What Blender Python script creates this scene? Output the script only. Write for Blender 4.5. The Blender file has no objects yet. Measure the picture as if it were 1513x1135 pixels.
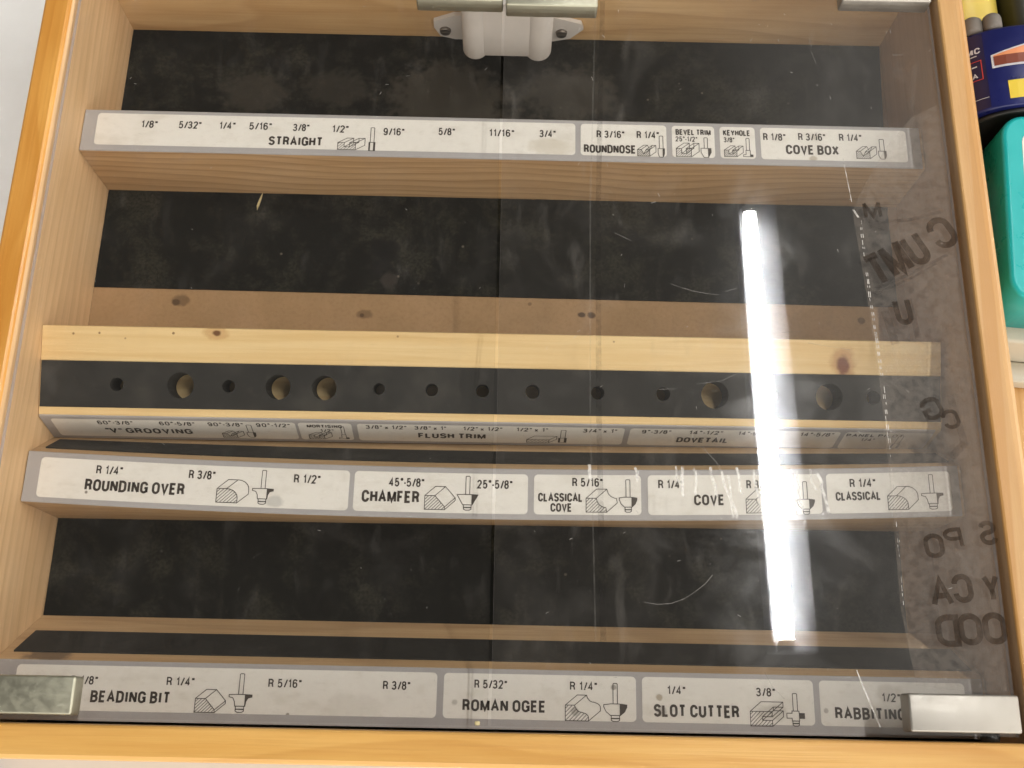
import bpy, bmesh, math, random
from mathutils import Vector, Matrix

random.seed(7)
scene = bpy.context.scene
COL = scene.collection

# ------------------------------------------------------------------ camera
cam_data = bpy.data.cameras.new("camera")
cam = bpy.data.objects.new("camera", cam_data)
COL.objects.link(cam)
cam.location = (0.0071, -0.13571, 0.54724)
cam.rotation_euler = (0.31253, -0.00967, 0.01951)
cam_data.sensor_fit = 'HORIZONTAL'
cam_data.sensor_width = 36.0
cam_data.lens = 36.0 * 1545.0 / 1513.0
cam_data.clip_start = 0.01
cam_data.clip_end = 50.0
scene.camera = cam

# ------------------------------------------------------------------ colour management
scene.view_settings.view_transform = 'Standard'
scene.view_settings.look = 'None'
scene.view_settings.exposure = 0.03
scene.view_settings.gamma = 1.0
scene.view_settings.use_curve_mapping = False
scene.cycles.transparent_max_bounces = 24
scene.cycles.max_bounces = 10
scene.cycles.sample_clamp_indirect = 0.0

TUBE_STRENGTH = 165.0
ROOM_BRIGHT = (0.60, 0.565, 0.515)
ROOM_LEFT, ROOM_RIGHT = 0.15, 4.7
ROOM_DARK = (0.035, 0.033, 0.028)

# ------------------------------------------------------------------ world: the workshop round the bench
world = bpy.data.worlds.new("World")
scene.world = world
world.use_nodes = True
nt = world.node_tree
nt.nodes.clear()


def wnode(t, **kw):
    n = nt.nodes.new(t)
    for k, v in kw.items():
        setattr(n, k, v)
    return n


def wmath(op, a, b=None, c=None):
    n = wnode('ShaderNodeMath', operation=op)
    for i, v in enumerate((a, b, c)):
        if v is None:
            continue
        if isinstance(v, (int, float)):
            n.inputs[i].default_value = v
        else:
            nt.links.new(v, n.inputs[i])
    return n.outputs[0]


tc = wnode('ShaderNodeTexCoord')
sep = wnode('ShaderNodeSeparateXYZ')
nt.links.new(tc.outputs['Generated'], sep.inputs[0])
wx, wy, wz = sep.outputs
zc = wmath('MAXIMUM', wz, 0.05)
px = wmath('DIVIDE', wmath('ADD', wmath('DIVIDE', wx, zc), 0.30), 0.62)
py = wmath('DIVIDE', wmath('ADD', wmath('DIVIDE', wy, zc), -0.15), 1.0)
dist = wmath('SQRT', wmath('ADD', wmath('MULTIPLY', px, px), wmath('MULTIPLY', py, py)))
mr = wnode('ShaderNodeMapRange', interpolation_type='SMOOTHSTEP')
nt.links.new(dist, mr.inputs['Value'])
mr.inputs['From Min'].default_value = 0.86
mr.inputs['From Max'].default_value = 1.28
mixc = wnode('ShaderNodeMix', data_type='RGBA')
nt.links.new(mr.outputs['Result'], mixc.inputs['Factor'])
mixc.inputs['A'].default_value = (*ROOM_DARK, 1)
mixc.inputs['B'].default_value = (*ROOM_BRIGHT, 1)
# low light from the right and from the near side of the room; the left is dimmer
rgt = wnode('ShaderNodeMapRange', interpolation_type='SMOOTHSTEP')
nt.links.new(wmath('ADD', wmath('MULTIPLY', wx, 0.66), wmath('MULTIPLY', wy, -0.75)), rgt.inputs['Value'])
rgt.inputs['From Min'].default_value = -0.45
rgt.inputs['From Max'].default_value = 0.75
rgt.inputs['To Min'].default_value = ROOM_LEFT
rgt.inputs['To Max'].default_value = ROOM_RIGHT
up = wnode('ShaderNodeMapRange', interpolation_type='SMOOTHSTEP')
nt.links.new(wz, up.inputs['Value'])
up.inputs['From Min'].default_value = 0.60
up.inputs['From Max'].default_value = 0.86
side = wnode('ShaderNodeMix', data_type='FLOAT')
nt.links.new(up.outputs['Result'], side.inputs['Factor'])
nt.links.new(rgt.outputs['Result'], side.inputs['A'])
side.inputs['B'].default_value = 1.7
bg = wnode('ShaderNodeBackground')
nt.links.new(mixc.outputs['Result'], bg.inputs['Color'])
nt.links.new(side.outputs['Result'], bg.inputs['Strength'])
wo = wnode('ShaderNodeOutputWorld')
nt.links.new(bg.outputs[0], wo.inputs['Surface'])

# ------------------------------------------------------------------ material helpers
class NT:
    def __init__(self, name):
        self.m = bpy.data.materials.new(name)
        self.m.use_nodes = True
        self.t = self.m.node_tree
        self.t.nodes.clear()
        self.out = self.n('ShaderNodeOutputMaterial')

    def n(self, t, **kw):
        k = self.t.nodes.new(t)
        for a, v in kw.items():
            setattr(k, a, v)
        return k

    def link(self, a, b):
        self.t.links.new(a, b)

    def put(self, sock, v):
        if isinstance(v, bpy.types.NodeSocket):
            self.link(v, sock)
        elif isinstance(v, (tuple, list)) and len(v) == 3 and sock.type == 'RGBA':
            sock.default_value = (*v, 1)
        else:
            sock.default_value = v

    def math(self, op, a, b=0.0, c=0.0, clamp=False):
        k = self.n('ShaderNodeMath', operation=op, use_clamp=clamp)
        self.put(k.inputs[0], a)
        self.put(k.inputs[1], b)
        self.put(k.inputs[2], c)
        return k.outputs[0]

    def coords(self, scale=(1, 1, 1), loc=(0, 0, 0), rot=(0, 0, 0)):
        c = self.n('ShaderNodeTexCoord')
        mp = self.n('ShaderNodeMapping')
        self.link(c.outputs['Object'], mp.inputs['Vector'])
        mp.inputs['Scale'].default_value = scale
        mp.inputs['Location'].default_value = loc
        mp.inputs['Rotation'].default_value = rot
        return mp.outputs[0]

    def noise(self, vec, scale, detail=4.0, rough=0.55, dist=0.0):
        k = self.n('ShaderNodeTexNoise')
        self.put(k.inputs['Vector'], vec)
        k.inputs['Scale'].default_value = scale
        k.inputs['Detail'].default_value = detail
        k.inputs['Roughness'].default_value = rough
        k.inputs['Distortion'].default_value = dist
        return k.outputs['Fac']

    def ramp(self, v, stops):
        k = self.n('ShaderNodeValToRGB')
        self.put(k.inputs[0], v)
        e = k.color_ramp.elements
        while len(e) < len(stops):
            e.new(0.5)
        for i, (p, c) in enumerate(stops):
            e[i].position = p
            e[i].color = (*c, 1) if len(c) == 3 else c
        return k.outputs['Color']

    def range(self, v, a, b, c=0.0, d=1.0, smooth=True):
        k = self.n('ShaderNodeMapRange', interpolation_type='SMOOTHSTEP' if smooth else 'LINEAR')
        self.put(k.inputs['Value'], v)
        k.inputs['From Min'].default_value = a
        k.inputs['From Max'].default_value = b
        k.inputs['To Min'].default_value = c
        k.inputs['To Max'].default_value = d
        return k.outputs['Result']

    def mix(self, f, a, b, blend='MIX'):
        k = self.n('ShaderNodeMix', data_type='RGBA', blend_type=blend)
        self.put(k.inputs['Factor'], f)
        self.put(k.inputs['A'], a)
        self.put(k.inputs['B'], b)
        return k.outputs['Result']

    def spots(self, col, spots):
        """round stains: (x, y, z, radius, colour, strength, stretch)"""
        c = self.n('ShaderNodeTexCoord').outputs['Object']
        wob = self.noise(c, 160, 2)
        for (x, y, z, r, colr, st, sx) in spots:
            s = self.n('ShaderNodeVectorMath', operation='SUBTRACT')
            self.link(c, s.inputs[0])
            s.inputs[1].default_value = (x, y, z)
            m = self.n('ShaderNodeVectorMath', operation='MULTIPLY')
            self.link(s.outputs[0], m.inputs[0])
            m.inputs[1].default_value = (1.0 / (r * sx), 1.0 / r, 0.35 / r)
            ln = self.n('ShaderNodeVectorMath', operation='LENGTH')
            self.link(m.outputs[0], ln.inputs[0])
            d = self.math('ADD', ln.outputs['Value'], self.math('MULTIPLY', self.math('SUBTRACT', wob, 0.5), 1.1))
            col = self.mix(self.range(d, 0.6, 1.15, st, 0.0), col, colr)
        return col

    def principled(self, col, rough=0.5, spec=0.5, metal=0.0, bump=None, bump_d=0.0005, coat=0.0):
        p = self.n('ShaderNodeBsdfPrincipled')
        self.put(p.inputs['Base Color'], col)
        self.put(p.inputs['Roughness'], rough)
        p.inputs['Specular IOR Level'].default_value = spec
        p.inputs['Metallic'].default_value = metal
        p.inputs['Coat Weight'].default_value = coat
        p.inputs['Coat Roughness'].default_value = 0.15
        if bump is not None:
            b = self.n('ShaderNodeBump')
            b.inputs['Strength'].default_value = 1.0
            b.inputs['Distance'].default_value = bump_d
            self.link(bump, b.inputs['Height'])
            self.link(b.outputs[0], p.inputs['Normal'])
        self.link(p.outputs[0], self.out.inputs['Surface'])
        return self.m


def wood(name, axis, light, mid, dark, seed, rough=0.5, ring=1.0, coat=0.0, knots=(), blotch=0.35, ringfreq=150.0, stripe=None):
    """pine: streaks and growth rings running along one axis"""
    w = NT(name)
    sl, sc_ = 1.6, 26.0
    scl = {'X': (sl, sc_, sc_), 'Y': (sc_, sl, sc_)}[axis]
    rnd = random.Random(seed)
    off = tuple(rnd.uniform(-5, 5) for _ in range(3))
    v = w.coords(scl, off)
    # warped cross-grain distance for rings
    vlow = w.coords({'X': (3.0, 9, 9), 'Y': (9, 3.0, 9)}[axis], off)
    warp = w.noise(vlow, 1.0, 2.0, 0.5)
    sp = w.n('ShaderNodeSeparateXYZ')
    w.link(w.n('ShaderNodeTexCoord').outputs['Object'], sp.inputs[0])
    cross = w.math('ADD', sp.outputs[1 if axis == 'X' else 0], w.math('MULTIPLY', sp.outputs[2], 0.8))
    ph = w.math('ADD', w.math('MULTIPLY', cross, ringfreq), w.math('MULTIPLY', warp, 9.0 * ring))
    saw = w.math('FRACT', ph)
    late = w.math('POWER', saw, 3.0)
    late = w.math('MULTIPLY', late, w.range(saw, 0.90, 1.0, 1.0, 0.0))
    streak = w.noise(v, 6.0, 5.0, 0.6)
    fine = w.noise(w.coords({'X': (14, 700, 700), 'Y': (700, 14, 700)}[axis], off), 1.0, 3.0, 0.6)
    big = w.noise(w.coords({'X': (5, 14, 14), 'Y': (14, 5, 14)}[axis], off), 1.0, 3.0)
    col = w.ramp(streak, [(0.30, mid), (0.62, light)])
    col = w.mix(w.math('MULTIPLY', late, 0.62 * ring), col, dark)
    col = w.mix(w.range(big, 0.42, 0.72, 0.0, blotch), col, dark)
    col = w.mix(w.range(fine, 0.45, 0.75, 0.0, 0.28), col, dark)
    if stripe:
        # one broad darker band of grain running slightly across the rail
        x0, x1, y0, slope, colr, st = stripe
        s = w.math('ADD', w.math('SUBTRACT', sp.outputs[0], w.math('MULTIPLY', w.math('SUBTRACT', sp.outputs[1], y0), slope)), w.math('MULTIPLY', w.math('SUBTRACT', warp, 0.5), 0.004))
        band = w.math('MULTIPLY', w.range(s, x0 - 0.0006, x0 + 0.0006), w.range(s, x1 - 0.0006, x1 + 0.0006, 1.0, 0.0))
        col = w.mix(w.math('MULTIPLY', band, st), col, colr)
    if knots:
        col = w.spots(col, knots)
    return w.principled(col, w.range(fine, 0.3, 0.8, rough - 0.06, rough + 0.1), 0.4, bump=fine, bump_d=0.00012, coat=coat)


def plain(name, col, rough=0.5, var=0.12, scale=60.0, spec=0.5, metal=0.0, bump=0.0, coat=0.0, dirt=None, dirt_amt=0.4):
    w = NT(name)
    v = w.coords()
    n1 = w.noise(v, scale, 5.0, 0.6)
    n2 = w.noise(v, scale * 0.22, 3.0, 0.5)
    dk = tuple(c * (1 - var) for c in col)
    lt = tuple(min(1, c * (1 + var)) for c in col)
    c = w.ramp(w.math('ADD', w.math('MULTIPLY', n1, 0.5), w.math('MULTIPLY', n2, 0.5)), [(0.35, dk), (0.65, lt)])
    if dirt:
        c = w.mix(w.range(n2, 0.52, 0.72, 0.0, dirt_amt), c, dirt)
        c = w.mix(w.range(n1, 0.60, 0.78, 0.0, dirt_amt * 0.8), c, dirt)
    return w.principled(c, w.range(n1, 0.3, 0.7, max(0.02, rough - 0.08), rough + 0.08), spec, metal,
                        bump=n1 if bump else None, bump_d=bump, coat=coat)


M = {}
# varnished orange pine of the outer frame
M['frame_y'] = wood('varnished_pine_side', 'Y', (0.70, 0.375, 0.095), (0.60, 0.29, 0.06), (0.44, 0.17, 0.022), 3, 0.34, 0.9, 0.25, blotch=0.8, ringfreq=70)
M['frame_yr'] = wood('varnished_pine_right', 'Y', (0.60, 0.36, 0.15), (0.54, 0.30, 0.11), (0.42, 0.21, 0.06), 9, 0.34, 0.5, 0.25, blotch=0.3, ringfreq=60, stripe=(0.2388, 0.2455, 0.15, 0.05, (0.50, 0.255, 0.075), 0.8))
M['frame_x'] = wood('varnished_pine_end', 'X', (0.72, 0.43, 0.135), (0.65, 0.355, 0.095), (0.48, 0.215, 0.04), 5, 0.34, 0.7, 0.25, blotch=0.45, ringfreq=60)
# bare pine inside
M['inner_y'] = wood('bare_pine_side', 'Y', (0.80, 0.555, 0.315), (0.71, 0.475, 0.255), (0.52, 0.325, 0.165), 21, 0.55, 0.8, blotch=0.2, ringfreq=170)
M['inner_shaded'] = wood('shaded_pine_right', 'Y', (0.50, 0.325, 0.185), (0.46, 0.295, 0.165), (0.36, 0.22, 0.11), 27, 0.6, 0.35, blotch=0.15, ringfreq=120)  # darker copy of the bare pine; the right wall's shade is in its colour
M['inner_x'] = wood('bare_pine_top', 'X', (0.72, 0.49, 0.25), (0.62, 0.39, 0.18), (0.42, 0.23, 0.085), 23, 0.5, 0.9, blotch=0.6, ringfreq=60)
M['shelf'] = wood('shelf_pine', 'X', (0.59, 0.395, 0.21), (0.50, 0.32, 0.16), (0.31, 0.18, 0.08), 31, 0.6, 1.35, blotch=0.2, ringfreq=230)
M['shelf_low'] = wood('shelf_pine_lower', 'X', (0.60, 0.42, 0.235), (0.50, 0.33, 0.17), (0.33, 0.20, 0.10), 33, 0.6, 0.7, blotch=0.25, ringfreq=120,
                     knots=[(-0.2050, -0.1098, 0.042, 0.0042, (0.10, 0.075, 0.06), 0.75, 3.0)])
DK = (0.16, 0.07, 0.025)
M['loose'] = wood('pale_knotty_pine', 'X', (0.79, 0.60, 0.315), (0.73, 0.515, 0.245), (0.60, 0.37, 0.14), 41, 0.5, 0.5, blotch=0.25, ringfreq=90,
                  knots=[(-0.1415, 0.0425, 0, 0.0034, (0.50, 0.27, 0.10), 0.55, 2.2), (-0.1415, 0.0425, 0, 0.0016, DK, 1.0, 1.5),
                         (0.178, 0.0335, 0, 0.0082, (0.42, 0.19, 0.07), 0.55, 0.9), (0.178, 0.0325, 0, 0.0052, (0.19, 0.065, 0.03), 1.0, 0.75),
                         (-0.2, 0.0415, 0, 0.0008, DK, .8, 1), (-0.213, 0.041, 0, 0.0006, DK, .7, 1), (-0.163, 0.042, 0, 0.0007, DK, .8, 1),
                         (-0.187, 0.039, 0, 0.0006, DK, .6, 1), (-0.05, 0.0425, 0, 0.0007, DK, .6, 1), (0.06, 0.042, 0, 0.0007, DK, .6, 1)])


def black_lining():
    w = NT('black_flocked_lining')
    v = w.coords()
    cloud = w.noise(v, 21.0, 7.0, 0.70, 0.25)
    mid = w.noise(v, 70.0, 4.0, 0.6)
    grain = w.noise(v, 620.0, 3.0, 0.6)
    wipe = w.noise(w.coords((60, 14, 30), (0, 0, 0), (0, 0, 0.7)), 1.0, 3.0, 0.55)
    col = w.mix(w.range(cloud, 0.48, 0.62, 0.0, 0.75), (0.0028, 0.0030, 0.0020), (0.032, 0.031, 0.021))
    col = w.mix(w.range(mid, 0.50, 0.70, 0.0, 0.35), col, (0.040, 0.037, 0.028))
    col = w.mix(w.range(wipe, 0.60, 0.78, 0.0, 0.30), col, (0.075, 0.068, 0.055))
    col = w.mix(w.range(grain, 0.42, 0.62, 0.0, 0.6), col, (0.003, 0.003, 0.002))
    vo = w.n('ShaderNodeTexVoronoi')
    w.link(v, vo.inputs['Vector'])
    vo.inputs['Scale'].default_value = 75.0
    vo.inputs['Randomness'].default_value = 1.0
    pick = w.range(w.noise(v, 33.0, 2.0), 0.52, 0.60)
    speck = w.math('MULTIPLY', w.range(vo.outputs['Distance'], 0.035, 0.075, 1.0, 0.0), pick)
    col = w.mix(w.math('MULTIPLY', speck, 0.45), col, (0.22, 0.19, 0.15))
    K = (0.004, 0.004, 0.004)
    DU = (0.062, 0.055, 0.043)
    col = w.spots(col, [(-0.034, 0.222, 0, 0.026, DU, 0.75, 1.5), (0.040, 0.226, 0, 0.020, DU, 0.55, 1.6), (-0.012, 0.200, 0, 0.018, DU, 0.5, 2.0), (-0.150, 0.222, 0, 0.016, DU, 0.45, 1.4), (-0.10, 0.226, 0, 0.014, DU, 0.35, 1.6), (-0.0655, 0.1205, 0, 0.0082, K, 0.9, 1.15), (-0.0665, 0.110, 0, 0.0065, K, 0.9, 1.0), (-0.062, 0.101, 0, 0.006, (0.05, 0.042, 0.036), 0.6, 0.8)])
    return w.principled(col, 0.85, 0.2)


M['lining'] = black_lining()


def hardboard():
    w = NT('brown_hardboard')
    v = w.coords()
    a = w.noise(v, 30, 5, 0.6)
    b = w.noise(v, 500, 3, 0.6)
    col = w.ramp(a, [(0.3, (0.375, 0.24, 0.118)), (0.7, (0.47, 0.30, 0.158))])
    col = w.mix(w.range(b, 0.4, 0.75, 0.0, 0.3), col, (0.27, 0.165, 0.08))
    S = (0.085, 0.045, 0.02)
    col = w.spots(col, [(-0.178, 0.0868, 0, 0.0036, S, 0.55, 1.6), (-0.181, 0.0855, 0, 0.002, S, 0.8, 1.2), (-0.0745, 0.0805, 0, 0.0030, S, 0.5, 1.5), (-0.076, 0.0800, 0, 0.0013, S, 0.8, 1),
                        (0.0475, 0.0832, 0, 0.0018, S, 0.95, 1.3), (0.053, 0.0830, 0, 0.0022, S, 0.9, 1.2), (0.018, 0.089, 0, 0.0012, S, .5, 1), (0.205, 0.083, 0, 0.0022, S, .7, 1)])
    return w.principled(col, 0.7, 0.3)


M['hardboard'] = hardboard()
M['rubber'] = plain('black_foam_rubber', (0.021, 0.0205, 0.019), 0.75, 0.30, 120, 0.35, bump=0.0001, dirt=(0.060, 0.056, 0.048), dirt_amt=0.5)
M['plate'] = plain('grey_label_plastic', (0.40, 0.385, 0.385), 0.5, 0.06, 60, 0.35, dirt=(0.30, 0.27, 0.24), dirt_amt=0.25)


def paper():
    w = NT('white_label_print')
    v = w.coords((1, 2.0, 1))
    a = w.noise(v, 45, 5, 0.65)
    b = w.noise(v, 260, 4, 0.6)
    col = w.mix(w.range(a, 0.48, 0.72, 0.0, 0.45), (0.80, 0.775, 0.725), (0.62, 0.58, 0.51))
    col = w.mix(w.range(b, 0.52, 0.75, 0.0, 0.30), col, (0.60, 0.56, 0.50))
    G = (0.33, 0.26, 0.16)
    D = (0.14, 0.11, 0.08)
    col = w.spots(col, [(0.170, 0.1590, 0.0456, 0.0020, G, 0.6, 1.3), (0.028, 0.163, 0.0456, 0.006, (0.52, 0.45, 0.33), 0.4, 2.2), (0.172, 0.172, 0.0456, 0.0018, G, 0.35, 1),
                        (0.0585, -0.1195, 0.0456, 0.0014, D, 0.6, 1), (0.0795, -0.1235, 0.0456, 0.0016, G, 0.7, 1), (0.0805, -0.1296, 0.0456, 0.0022, D, 0.5, 1),
                        (0.0405, -0.1305, 0.0456, 0.0022, D, 0.5, 1), (-0.0905, -0.1345, 0.0456, 0.0009, D, 0.7, 1), (-0.0145, -0.1275, 0.0456, 0.0017, D, 0.4, 1),
                        (0.156, -0.128, 0.0456, 0.0013, D, 0.5, 1), (0.131, -0.129, 0.0456, 0.004, (0.4, 0.36, 0.3), 0.4, 1.8), (-0.062, -0.131, 0.0456, 0.007, (0.5, 0.47, 0.40), 0.22, 2.5),
                        (-0.197, -0.0335, 0.0456, 0.0009, D, 0.8, 1), (-0.105, -0.036, 0.0456, 0.003, (0.45, 0.44, 0.42), 0.6, 1.5),
                        (0.186, -0.12, 0.0456, 0.004, (0.45, 0.40, 0.34), 0.4, 2)])
    return w.principled(col, 0.48, 0.4)


M['paper'] = paper()
M['ink'] = plain('label_ink', (0.055, 0.043, 0.035), 0.55, 0.35, 300, 0.3)
M['ink_faint'] = plain('label_line_ink', (0.07, 0.058, 0.05), 0.55, 0.3, 300, 0.3)


def acrylic(scuffy):
    w = NT('scuffed_acrylic_' + ('right' if scuffy else 'left'))
    v = w.coords()
    geo = w.n('ShaderNodeNewGeometry')
    dt = w.n('ShaderNodeVectorMath', operation='DOT_PRODUCT')
    w.link(geo.outputs['Normal'], dt.inputs[0])
    w.link(geo.outputs['Incoming'], dt.inputs[1])
    c = w.math('ABSOLUTE', dt.outputs['Value'])
    fres = w.math('ADD', 0.040, w.math('MULTIPLY', w.math('POWER', w.math('SUBTRACT', 1.0, c), 5.0), 0.96))
    smear = w.noise(v, 26, 5, 0.65, 0.8)
    smear2 = w.noise(w.coords((90, 30, 30), (0, 0, 0), (0, 0, 0.9)), 1.0, 4, 0.6, 0.4)
    dust = w.noise(v, 420, 3, 0.6)
    wob = w.noise(w.coords((9, 5, 5)), 1.0, 1.0, 0.4)
    tr = w.n('ShaderNodeBsdfTransparent')
    tr.inputs['Color'].default_value = (0.985, 0.982, 0.975, 1)
    bp = w.n('ShaderNodeBump')
    bp.inputs['Distance'].default_value = 0.0008
    bp.inputs['Strength'].default_value = 0.35
    w.link(wob, bp.inputs['Height'])
    g1 = w.n('ShaderNodeBsdfGlossy')
    g1.inputs['Roughness'].default_value = 0.015
    w.link(bp.outputs[0], g1.inputs['Normal'])
    g2 = w.n('ShaderNodeBsdfGlossy')
    g2.inputs['Roughness'].default_value = 0.16
    mg = w.n('ShaderNodeMixShader')
    w.put(mg.inputs[0], w.math('ADD', 0.03, w.math('MULTIPLY', w.range(smear, 0.46, 0.70), 0.15 if scuffy else 0.06)))
    w.link(g1.outputs[0], mg.inputs[1])
    w.link(g2.outputs[0], mg.inputs[2])
    m1 = w.n('ShaderNodeMixShader')
    w.put(m1.inputs[0], fres)
    w.link(tr.outputs[0], m1.inputs[1])
    w.link(mg.outputs[0], m1.inputs[2])
    df = w.n('ShaderNodeBsdfDiffuse')
    df.inputs['Color'].default_value = (0.62, 0.58, 0.54, 1)
    base = 0.011 if scuffy else 0.006
    haze = w.math('ADD', base, w.math('MULTIPLY', w.range(smear, 0.45, 0.75), 0.018 if scuffy else 0.010))
    haze = w.math('ADD', haze, w.math('MULTIPLY', w.range(smear2, 0.56, 0.76), 0.030 if scuffy else 0.018))
    haze = w.math('ADD', haze, w.math('MULTIPLY', w.range(dust, 0.66, 0.80), 0.05))
    m2 = w.n('ShaderNodeMixShader')
    w.put(m2.inputs[0], haze)
    w.link(m1.outputs[0], m2.inputs[1])
    w.link(df.outputs[0], m2.inputs[2])
    w.link(m2.outputs[0], w.out.inputs['Surface'])
    return w.m


def film(name, col, a, rough=0.8):
    """thin partly see-through mark: ink, scratch or painted reflection on the acrylic"""
    w = NT(name)
    n = w.noise(w.coords(), 110 if name == 'ghost_ink' else 260, 4, 0.65)
    tr = w.n('ShaderNodeBsdfTransparent')
    df = w.n('ShaderNodeBsdfDiffuse')
    df.inputs['Color'].default_value = (*col, 1)
    mx = w.n('ShaderNodeMixShader')
    w.put(mx.inputs[0], a if rough >= 1.0 else w.range(n, 0.30, 0.62, a * (0.55 if name == 'ghost_ink' else 0.25), a))
    w.link(tr.outputs[0], mx.inputs[1])
    w.link(df.outputs[0], mx.inputs[2])
    w.link(mx.outputs[0], w.out.inputs['Surface'])
    return w.m


M['acrylic_l'] = acrylic(False)
M['acrylic_r'] = acrylic(True)
M['edge_dark'] = film('acrylic_edge_dark', (0.01, 0.01, 0.01), 0.97)
M['edge_light'] = film('acrylic_edge_frosted', (0.42, 0.39, 0.40), 0.6, 1.0)
M['residue'] = film('film_residue', (0.48, 0.40, 0.34), 0.17)
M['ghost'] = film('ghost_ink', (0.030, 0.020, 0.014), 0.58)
M['fine_scratch'] = film('fine_scratch', (0.80, 0.77, 0.73), 0.20)
M['streak'] = film('dried_streak', (0.90, 0.88, 0.85), 0.55)
M['ghost_reflect'] = film('soft_ink_and_reflection', (0.022, 0.020, 0.020), 0.22)  # soft ink smears, and the dark half of a painted overhead reflection
M['reflect_line'] = film('painted_reflection', (0.55, 0.53, 0.50), 0.08)  # light half of an overhead reflection, painted as a faint line
M['scratch'] = film('scratch', (0.85, 0.82, 0.78), 0.75)
M['chrome'] = plain('worn_chrome', (0.44, 0.415, 0.375), 0.5, 0.06, 160, 0.5, 0.85, bump=0.00003, dirt=(0.33, 0.30, 0.26), dirt_amt=0.3)
M['chrome_dull'] = plain('dull_chrome', (0.44, 0.43, 0.34), 0.5, 0.04, 300, 0.5, 0.9, bump=0.000005, dirt=None)
M['steel'] = plain('dark_screw_steel', (0.25, 0.22, 0.19), 0.4, 0.2, 400, 0.5, 1.0)
M['nylon'] = plain('white_nylon', (0.72, 0.69, 0.66), 0.45, 0.05, 80, 0.4, dirt=(0.50, 0.46, 0.41), dirt_amt=0.3)
M['dark_plastic'] = plain('black_plastic', (0.02, 0.019, 0.018), 0.4, 0.2, 100)
M['table'] = plain('white_tabletop', (0.80, 0.80, 0.79), 0.4, 0.04, 40, 0.4, dirt=(0.68, 0.67, 0.65), dirt_amt=0.35)
M['board'] = wood('orange_board', 'Y', (0.66, 0.40, 0.15), (0.58, 0.33, 0.11), (0.46, 0.23, 0.06), 77, 0.45, 0.6)
M['blue'] = plain('navy_label', (0.010, 0.014, 0.105), 0.35, 0.12, 80)
M['blue_dark'] = plain('dark_navy_label', (0.018, 0.014, 0.055), 0.4, 0.12, 80)
M['peach'] = plain('peach_print', (0.78, 0.30, 0.13), 0.4, 0.08, 60)
M['maroon'] = plain('brown_print', (0.22, 0.055, 0.03), 0.4, 0.1, 60)
M['white_print'] = plain('white_print', (0.62, 0.62, 0.66), 0.4, 0.05, 60)
M['yellow_print'] = plain('yellow_print', (0.80, 0.60, 0.06), 0.4, 0.05, 60)
M['red_print'] = plain('red_print', (0.60, 0.06, 0.06), 0.4, 0.05, 60)
M['yellow'] = plain('yellow_plastic', (0.74, 0.56, 0.10), 0.4, 0.1, 40)
M['grey'] = plain('grey_rubber', (0.17, 0.15, 0.13), 0.55, 0.1, 60)
M['olive'] = plain('dark_olive_plastic', (0.045, 0.045, 0.033), 0.5, 0.25, 50)
M['teal'] = plain('turquoise_plastic', (0.010, 0.42, 0.42), 0.33, 0.05, 60, 0.5)
M['cream'] = plain('cream_label', (0.78, 0.73, 0.62), 0.45, 0.04, 60)
M['offwhite'] = plain('off_white_plastic', (0.56, 0.54, 0.45), 0.45, 0.06, 60)
M['straw'] = plain('pale_wood_splinter', (0.66, 0.56, 0.30), 0.6, 0.15, 400)
M['white_paint'] = plain('aged_lamp_enamel', (0.42, 0.44, 0.48), 0.5, 0.02, 10)


def emitter(name, col, s):
    w = NT(name)
    e = w.n('ShaderNodeEmission')
    e.inputs['Color'].default_value = (*col, 1)
    e.inputs['Strength'].default_value = s
    w.link(e.outputs[0], w.out.inputs['Surface'])
    return w.m


M['tube'] = emitter('glowing_tube', (1.0, 0.975, 0.93), TUBE_STRENGTH)

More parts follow.
